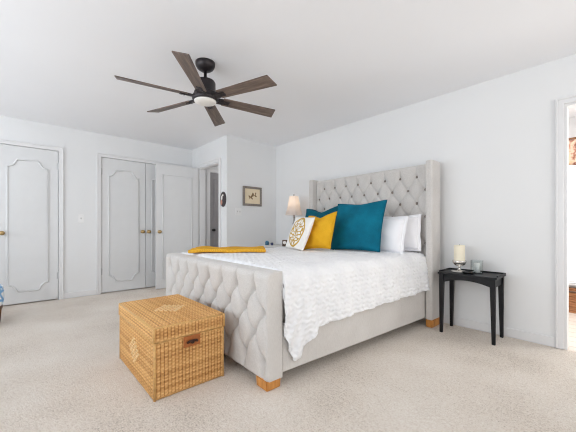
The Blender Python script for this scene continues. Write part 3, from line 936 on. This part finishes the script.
obj('light_diffuser', b, M['fanlight'], ring, True)
first = None
for k in range(6):
    a = R(20.0 + 60 * k)
    if first is None:
        # blade: along +x, pitched about its own axis
        bb = nb(); t_ = bmesh.new(); rows_ = []
        for i in range(15):
            u = i / 14; x = 0.155 + (0.672 - 0.155) * u
            w_ = 0.047 + 0.013 * u
            cut = 0.022 * u ** 12
            rows_.append((x, w_))
        top = []; bot = []
        for i, (x, w_) in enumerate(rows_):
            last = i == 14
            top.append([t_.verts.new((x + (0.010 * s if last else 0), s * w_, 0.004)) for s in (-1, 0, 1)])
            bot.append([t_.verts.new((x + (0.010 * s if last else 0), s * w_, -0.004)) for s in (-1, 0, 1)])
        for i in range(14):
            for j in range(2):
                t_.faces.new((top[i][j], top[i + 1][j], top[i + 1][j + 1], top[i][j + 1]))
                t_.faces.new((bot[i][j], bot[i][j + 1], bot[i + 1][j + 1], bot[i + 1][j]))
            t_.faces.new((top[i][0], bot[i][0], bot[i + 1][0], top[i + 1][0])); t_.faces.new((top[i][2], top[i + 1][2], bot[i + 1][2], bot[i][2]))
        for i in (0, 14):
            for j in range(2): t_.faces.new((top[i][j], top[i][j + 1], bot[i][j + 1], bot[i][j]))
        merge(bb, t_)
        first = obj('blade', bb, M['blade'], FAN)
        br_ = nb(); box(br_, 0.09, 0.215, -0.024, 0.024, -0.012, -0.003, 0.004, 2); box(br_, 0.085, 0.16, -0.034, 0.034, -0.010, 0.006, 0.004, 2)
        for sx_, sy_ in ((0.175, -0.014), (0.175, 0.014), (0.202, 0.0)): lathe(br_, [(0.005, -0.012), (0.004, -0.016), (0, -0.017)], 10, (sx_, sy_, 0))
        brk = obj('blade_bracket', br_, M['bronze'], first)
        bl_ = first
    else:
        bl_ = dup_part(first, FAN); dup_part(brk, bl_)
    bl_.location = (0, 0, -0.304)
    bl_.rotation_euler = (Matrix.Rotation(a, 4, 'Z') @ Matrix.Rotation(R(-15), 4, 'X')).to_euler()

# ------------------------------------------------------------------ right nightstand
NS = thing('nightstand', 'slim black side table with tapered legs and arched apron against the wall', 'table', (-0.945, 3.195, 0))
hw, hd_ = 0.222, 0.132; NZ = 0.585
b = nb(); box(b, -hw - 0.022, hw + 0.022, -hd_ - 0.022, hd_ + 0.026, NZ - 0.018, NZ, 0.004, 2)
top = obj('table_top', b, M['black'], NS)
b = nb()
box(b, -hw - 0.022, -hw - 0.012, -hd_ + 0.01, hd_ + 0.026, NZ - 0.001, NZ + 0.012, 0.002, 1); box(b, hw + 0.012, hw + 0.022, -hd_ + 0.01, hd_ + 0.026, NZ - 0.001, NZ + 0.012, 0.002, 1)
box(b, -hw - 0.012, hw + 0.012, hd_ + 0.016, hd_ + 0.026, NZ - 0.001, NZ + 0.012, 0.002, 1)
obj('gallery_rim', b, M['black'], top)
for sx in (-1, 1):
    for sy in (-1, 1):
        b = nb(); taper(b, (sx * (hw - 0.006), sy * hd_, 0), (0.013, 0.013), (sx * (hw - 0.012), sy * hd_, NZ - 0.018), (0.021, 0.021), 0.002)
        obj('leg', b, M['black'], NS)


def apron(L, arch):
    t_ = bmesh.new(); n = 24; fr = []; 
    for i in range(n + 1):
        u = i / n * 2 - 1; zb = NZ - 0.018 - 0.075 + arch * (1 - u * u)
        fr.append([t_.verts.new((u * L, y, z)) for y in (-0.008, 0.008) for z in (zb, NZ - 0.018)])
    for a_, c_ in zip(fr, fr[1:]):
        for q in ((0, 1), (1, 3), (3, 2), (2, 0)): t_.faces.new((a_[q[0]], c_[q[0]], c_[q[1]], a_[q[1]]))
    for e_ in (fr[0], fr[-1]): t_.faces.new((e_[0], e_[1], e_[3], e_[2]))
    return t_


for sy in (-1, 1):
    b = nb(); merge(b, apron(hw - 0.03, 0.035), Matrix.Translation((0, sy * hd_, 0))); obj('apron', b, M['black'], NS)
for sx in (-1, 1):
    b = nb(); merge(b, apron(hd_ - 0.018, 0.0), Matrix.Translation((sx * (hw - 0.01), 0, 0)) @ Matrix.Rotation(PI / 2, 4, 'Z')); obj('apron', b, M['black'], NS)

# things on it
NT_ = NZ + 0.0005
b = nb(); lathe(b, [(0, 0), (0.055, 0), (0.068, 0.004), (0.070, 0.008), (0.056, 0.007), (0, 0.006)], 32)
o = obj('saucer', b, M['ceramic_white'], None, True); o.location = (-1.040, 3.185, NT_)
tag(o, 'flat pale saucer under the candle holder on the black side table', 'dish')
ch = thing('candle_holder', 'silvered glass footed candle holder on the black side table', 'candle holder', (-1.040, 3.185, NT_ + 0.0065))
b = nb(); lathe(b, [(0, 0.0), (0.036, 0), (0.036, 0.004), (0.022, 0.010), (0.010, 0.018), (0.008, 0.034), (0.012, 0.044), (0.010, 0.050)], 28); obj('foot', b, M['mirror'], ch, True)
b = nb(); lathe(b, [(0.010, 0.048), (0.030, 0.055), (0.050, 0.068), (0.060, 0.090), (0.062, 0.106), (0.058, 0.106), (0.052, 0.088), (0, 0.080)], 28); obj('bowl', b, M['mirror'], ch, True)
cdl = thing('pillar_candle', 'cream pillar candle standing in the silvered glass holder', 'candle', (-1.040, 3.185, NT_ + 0.087))
b = nb(); lathe(b, [(0, 0), (0.047, 0), (0.048, 0.02), (0.048, 0.168), (0.045, 0.173), (0.036, 0.169), (0, 0.165)], 32); obj('wax', b, M['wax'], cdl, True)
b = nb(); lathe(b, [(0.0014, 0.163), (0.0014, 0.180), (0, 0.181)], 8); obj('wick', b, M['ceramic_black'], cdl)
b = nb(); lathe(b, [(0, 0), (0.040, 0), (0.050, 0.008), (0.054, 0.017), (0.050, 0.016), (0.038, 0.007), (0, 0.006)], 32)
o = obj('dish', b, M['ceramic_black'], None, True); o.location = (-0.945, 3.125, NT_); o.scale = (1, 0.75, 1)
tag(o, 'small black oval dish at the front of the black side table', 'dish')
bx_ = thing('glass_candle_box', 'clear square glass candle box right of the cream candle', 'candle holder', (-0.905, 3.240, NT_), R(10))
b = nb(); h_, w2, tk = 0.120, 0.047, 0.004
box(b, -w2, w2, -w2, w2, 0, 0.006)
for s in (-1, 1):
    box(b, *sorted((s * w2, s * (w2 - tk))), -w2, w2, 0.006, h_); box(b, -w2 + tk, w2 - tk, *sorted((s * w2, s * (w2 - tk))), 0.006, h_)
obj('glass_walls', b, M['glass'], bx_)
o = thing('votive_candle', 'short white candle inside the clear square glass box', 'candle', (-0.905, 3.240, NT_ + 0.0068))
b = nb(); lathe(b, [(0, 0), (0.026, 0), (0.026, 0.085), (0.022, 0.088), (0, 0.086)], 24); obj('wax', b, M['whitewax'], o, True)
b = nb(); lathe(b, [(0.0013, 0.085), (0.0013, 0.098), (0, 0.099)], 8); obj('wick', b, M['ceramic_black'], o)

# ------------------------------------------------------------------ far nightstand, lamp and small things
FZ = 0.735
fn = thing('bedside_chest', 'pale bedside chest behind the far side of the bed under the lamp', 'cabinet', (-3.53, 3.10, 0))
b = nb(); box(b, -0.31, 0.31, -0.20, 0.20, 0.06, FZ - 0.022, 0.004, 2); obj('carcass', b, M['standwhite'], fn)
b = nb(); box(b, -0.335, 0.335, -0.225, 0.225, FZ - 0.022, FZ, 0.006, 2); obj('top', b, M['standwhite'], fn)
for z0 in (0.09, 0.30, 0.51):
    b = nb(); box(b, -0.29, 0.29, -0.215, -0.198, z0, z0 + 0.19, 0.004, 2); dr = obj('drawer', b, M['standwhite'], fn)
    for sx in (-0.14, 0.14):
        k = nb(); lathe(k, [(0.006, 0), (0.006, 0.01), (0.014, 0.018), (0.012, 0.026), (0, 0.028)], 16, (sx, -0.215, z0 + 0.095), Matrix.Rotation(R(90), 4, 'X')); obj('knob', k, M['brass'], dr, True)
for sx in (-1, 1):
    for sy in (-1, 1):
        b = nb(); taper(b, (sx * 0.28, sy * 0.17, 0), (0.016, 0.016), (sx * 0.28, sy * 0.17, 0.062), (0.022, 0.022)); obj('leg', b, M['standwhite'], fn)
LP = thing('table_lamp', 'lit table lamp with pale bell shade beside the headboard', 'lamp', (-3.345, 3.15, FZ + 0.0005))
b = nb(); lathe(b, [(0, 0), (0.062, 0), (0.064, 0.012), (0.045, 0.022), (0.020, 0.035), (0.014, 0.07), (0.026, 0.11), (0.034, 0.16), (0.026, 0.22), (0.013, 0.27), (0.012, 0.31), (0.022, 0.325), (0.024, 0.345), (0.011, 0.36), (0.010, 0.42), (0.018, 0.43), (0.018, 0.46), (0.008, 0.47), (0.006, 0.53)], 28)
obj('base', b, M['silver'], LP, True)
b = nb(); tube(b, [(0.05 * math.cos(a), 0, 0.6 + 0.13 * math.sin(a) + 0.02) for a in [PI * (k / 16 * 1.4 - 0.2) for k in range(17)]], 0.002, 6)
lathe(b, [(0.004, 0.745), (0.009, 0.765), (0.011, 0.776), (0.006, 0.788), (0, 0.792)], 14)
obj('harp_and_finial', b, M['silver'], LP, True)
nseg = 40; rows_ = []
for i in range(17):
    u = i / 16; z = 0.468 + 0.288 * u; r_ = 0.134 - 0.066 * (u ** 0.8)
    rows_.append([(r_ * (1 + 0.012 * math.cos(12 * th)) * math.cos(th), r_ * (1 + 0.012 * math.cos(12 * th)) * math.sin(th), z) for th in np.linspace(0, 2 * PI, nseg * 2 + 1)])
me = grid_mesh('shade', np.array(rows_)); sh = link_mesh('shade', me, M['shade'], LP, True)
b = nb(); lathe(b, [(0, 0.535), (0.012, 0.54), (0.028, 0.575), (0.026, 0.61), (0, 0.63)], 16); obj('bulb', b, M['bulb'], LP, True)
pl_ = bpy.data.lights.new('lamp_bulb_light', 'POINT'); pl_.energy = 0.5; pl_.color = (1.0, 0.87, 0.70); pl_.shadow_soft_size = 0.04
po = bpy.data.objects.new('lamp_bulb_light', pl_); col.objects.link(po); po.parent = LP; po.location = (0, 0, 0.66)

b = nb(); lathe(b, [(0, 0), (0.030, 0), (0.034, 0.03), (0.030, 0.05), (0.022, 0.056), (0.024, 0.066), (0.02, 0.066), (0.018, 0.05), (0, 0.045)], 24)
o = obj('ceramic_jar', b, M['blueglaze'], None, True); o.location = (-3.755, 2.95, FZ + 0.0005); tag(o, 'small teal blue jar at the left on the pale bedside chest', 'jar')
b = nb(); lathe(b, [(0, 0), (0.020, 0), (0.024, 0.02), (0.022, 0.035), (0.016, 0.042), (0.014, 0.03), (0, 0.02)], 24)
o = obj('ceramic_jar', b, M['navyglaze'], None, True); o.location = (-3.645, 2.96, FZ + 0.0005); tag(o, 'tiny navy jar right of the teal blue jar', 'jar')
cl_ = thing('desk_clock', 'small dark brown boxed clock beside the embroidered pillow', 'clock', (-3.325, 2.945, FZ + 0.0005), R(35))
b = nb(); box(b, -0.036, 0.036, -0.018, 0.018, 0, 0.095, 0.005, 2); obj('case', b, M['brownbox'], cl_)
b = nb(); lathe(b, [(0.024, 0), (0.024, 0.003), (0, 0.003)], 24, (0, -0.018, 0.055), Matrix.Rotation(R(90), 4, 'X')); obj('dial', b, M['ceramic_white'], cl_)

# ------------------------------------------------------------------ things on walls
PF = thing('framed_picture', 'small framed botanical print in grey brown frame on the wall', 'picture', (XP, 2.875, 1.525), PI / 2)
w2, h2, fr = 0.186, 0.158, 0.036
b = nb()
box(b, -w2, w2, -0.022, 0, h2 - fr, h2, 0.004, 2); box(b, -w2, w2, -0.022, 0, -h2, -h2 + fr, 0.004, 2); box(b, -w2, -w2 + fr, -0.022, 0, -h2 + fr, h2 - fr, 0.004, 2); box(b, w2 - fr, w2, -0.022, 0, -h2 + fr, h2 - fr, 0.004, 2)
obj('frame', b, M['frame'], PF)
b = nb(); box(b, -w2 + fr, w2 - fr, -0.012, -0.004, -h2 + fr, h2 - fr); mt = obj('mat_board', b, M['mat'], PF)
b = nb(); box(b, -0.115, 0.115, -0.0135, -0.0115, -0.088, 0.088); obj('print', b, M['mat'], mt)
b = nb()   # sprig with leaves
tube(b, [(-0.07, -0.0145, -0.05), (-0.02, -0.0145, -0.012), (0.03, -0.0145, 0.01), (0.075, -0.0145, 0.045)], 0.003, 6, False, 0.3, Vector((0, 1, 0)))
for (px, pz, an, ln) in ((-0.05, -0.03, 120, 0.05), (-0.02, -0.01, 60, 0.06), (0.0, 0.0, 200, 0.05), (0.02, 0.01, 110, 0.055), (0.04, 0.02, -30, 0.05), (-0.03, -0.02, -40, 0.045), (0.06, 0.03, 80, 0.04)):
    a = R(an); dxx, dzz = math.cos(a), math.sin(a); vs = []
    for i in range(12):
        q = 2 * PI * i / 12; l_ = ln / 2 * (1 + math.cos(q)); s_ = ln * 0.26 * math.sin(q)
        vs.append(b.verts.new((px + dxx * l_ - dzz * s_, -0.0142, pz + dzz * l_ + dxx * s_)))
    b.faces.new(vs)
sp_ = obj('printed_sprig', b, M['sprig'], mt)


def switch(name, label, loc, rz, w_, h_, n):
    s_ = thing(name, label, 'switch', loc, rz)
    b = nb(); box(b, -w_ / 2, w_ / 2, -0.006, 0, -h_ / 2, h_ / 2, 0.003, 2); p_ = obj('plate', b, M['plate'], s_)
    for k in range(n):
        cx = (k - (n - 1) / 2) * 0.046
        b = nb(); box(b, cx - 0.006, cx + 0.006, -0.016, -0.005, -0.012, 0.014, 0.003, 1); obj('toggle', b, M['slot'], s_)


switch('light_switch', 'white single toggle switch plate between the closet doors', (XW, 0.697, 1.145), PI / 2, 0.072, 0.122, 1)
switch('light_switch', 'white double switch plate below the framed picture', (XP, 2.61, 1.265), PI / 2, 0.116, 0.122, 2)

# round painted plaque beside the hall doorway
pq = thing('wall_plaque', 'dark oval painted wall plaque beside the hall doorway', 'plaque', (-4.155, YA - 0.0005, 1.455), 0)
b = nb(); t_ = bmesh.new()
lathe(b, [(0, 0.0), (1, 0.0), (1.0, 0.012), (0.9, 0.018), (0, 0.022)], 32, (0, 0, 0), Matrix.Diagonal((0.085, 0.118, 1, 1)))
o = obj('plate', b, M['bird_dark'], pq, True); o.rotation_euler = (R(90), 0, 0)
for nm, m_, cx, cz, rx, rz_ in (('painted_wing', 'bird_white', -0.02, 0.02, 0.026, 0.04), ('painted_breast', 'bird_pink', -0.03, -0.045, 0.030, 0.045), ('painted_head', 'bird_white', 0.01, 0.06, 0.02, 0.018)):
    b = nb(); lathe(b, [(0, 0.019), (1, 0.019), (0.8, 0.024), (0, 0.026)], 20, (0, 0, 0), Matrix.Diagonal((rx, rz_, 1, 1)))
    q = obj(nm, b, M[m_], o, True); q.location = (cx, cz, 0)

# ------------------------------------------------------------------ patterned ottoman at the left edge
OT = thing('ottoman', 'blue and white patterned round ottoman on dark wood legs at left edge', 'ottoman', (-4.42, -0.335, 0))
b = nb(); lathe(b, [(0, 0.19), (0.215, 0.19), (0.228, 0.205), (0.234, 0.25), (0.234, 0.35), (0.226, 0.395), (0.19, 0.415), (0.1, 0.422), (0, 0.424)], 48)
obj('cushion', b, M['ikat'], OT, True)
b = nb(); lathe(b, [(0, 0.155), (0.217, 0.155), (0.223, 0.16), (0.223, 0.188), (0, 0.189)], 48); sharp(obj('base_ring', b, M['brownwood'], OT))
for k in range(4):
    a = R(92 + 90 * k); b = nb(); c_, s_ = math.cos(a), math.sin(a)
    taper(b, (c_ * 0.190, s_ * 0.190, 0), (0.015, 0.015), (c_ * 0.192, s_ * 0.192, 0.17), (0.024, 0.024), 0.004); obj('leg', b, M['brownwood'], OT)

# ------------------------------------------------------------------ bathroom furnishings
wnd = nb(); box(wnd, -0.95, 0.25, BY - 0.03, BY, 0.26, 0.32); box(wnd, -0.95, 0.25, BY - 0.03, BY, 1.93, 1.99); box(wnd, -0.95, -0.89, BY - 0.03, BY, 0.32, 1.93); box(wnd, 0.19, 0.25, BY - 0.03, BY, 0.32, 1.93)
wf = struct('window_3', wnd, M['trim'])
b = nb(); box(b, -0.89, 0.19, BY - 0.012, BY - 0.008, 0.32, 1.93); obj('window_pane', b, emis('bright_sky_pane', (250, 252, 255), 1.2), wf)
bl = thing('window_blind', 'white horizontal slat blind over the bright window beyond the doorway', 'blind', (-0.35, BY - 0.065, 0))
b = nb(); box(b, -0.60, 0.60, -0.02, 0.02, 1.91, 1.95, 0.003, 1); obj('headrail', b, M['blind'], bl)
b = nb()
for k in range(56):
    z = 0.31 + k * 0.0285
    t_ = bmesh.new(); vs = [t_.verts.new(p) for p in ((-0.59, -0.012, z - 0.008), (0.59, -0.012, z - 0.008), (0.59, 0.012, z + 0.008), (-0.59, 0.012, z + 0.008))]; t_.faces.new(vs); merge(b, t_)
sl = obj('slats', b, M['blind'], bl); sm = sl.modifiers.new('thickness', 'SOLIDIFY'); sm.thickness = 0.002
b = nb(); box(b, -0.60, 0.60, -0.014, 0.014, 0.272, 0.292, 0.003, 1); obj('bottom_rail', b, M['blind'], bl)
vl = thing('window_valance', 'brown and red floral valance above the white blind', 'curtain', (-0.35, BY - 0.16, 0))
n = 120; rows_ = []
for i in range(n + 1):
    u = i / n; x = -0.66 + 1.32 * u; y = 0.018 * math.sin(u * 60)
    rows_.append([(x, y * (1 - j / 6 * 0.6), 1.80 + 0.02 * math.sin(u * 20) * (1 - j / 6) + j / 6 * 0.32) for j in range(7)])
me = grid_mesh('valance_cloth', np.array(rows_)); vo_ = link_mesh('valance_cloth', me, M['valance'], vl, True)
sm = vo_.modifiers.new('thickness', 'SOLIDIFY'); sm.thickness = 0.004
b = nb(); tube(b, [(-0.72, 0.0, 2.135), (0.72, 0.0, 2.135)], 0.014, 10); lathe(b, [(0, -0.03), (0.028, 0), (0, 0.03)], 16, (-0.73, 0, 2.135)); lathe(b, [(0, -0.03), (0.028, 0), (0, 0.03)], 16, (0.73, 0, 2.135))
for sx in (-0.62, 0.62): box(b, sx - 0.008, sx + 0.008, 0.0, 0.16, 2.128, 2.142)
obj('rod', b, M['walnutrod'], vl, True)
bk = thing('storage_basket', 'brown woven basket on the tiled floor beyond the right doorway', 'basket', (-0.42, 5.05, -0.0015))
b = nb(); t_ = bmesh.new()
o_ = []
for (hx_, hy_, z) in ((0.26, 0.15, 0), (0.28, 0.17, 0.25), (0.262, 0.152, 0.25), (0.245, 0.135, 0.012)):
    o_.append([t_.verts.new((sx * hx_, sy * hy_, z)) for sx, sy in ((-1, -1), (1, -1), (1, 1), (-1, 1))])
t_.faces.new(o_[0]); t_.faces.new(o_[3])
for a_, c_ in zip(o_, o_[1:]):
    for k in range(4): t_.faces.new((a_[k], a_[(k + 1) % 4], c_[(k + 1) % 4], c_[k]))
merge(b, t_); obj('body', b, M['basket'], bk)
b = nb(); tube(b, [(-0.272, -0.162, 0.25), (0.272, -0.162, 0.25), (0.272, 0.162, 0.25), (-0.272, 0.162, 0.25)], 0.012, 8, True); obj('rim', b, M['brownbox'], bk, True)
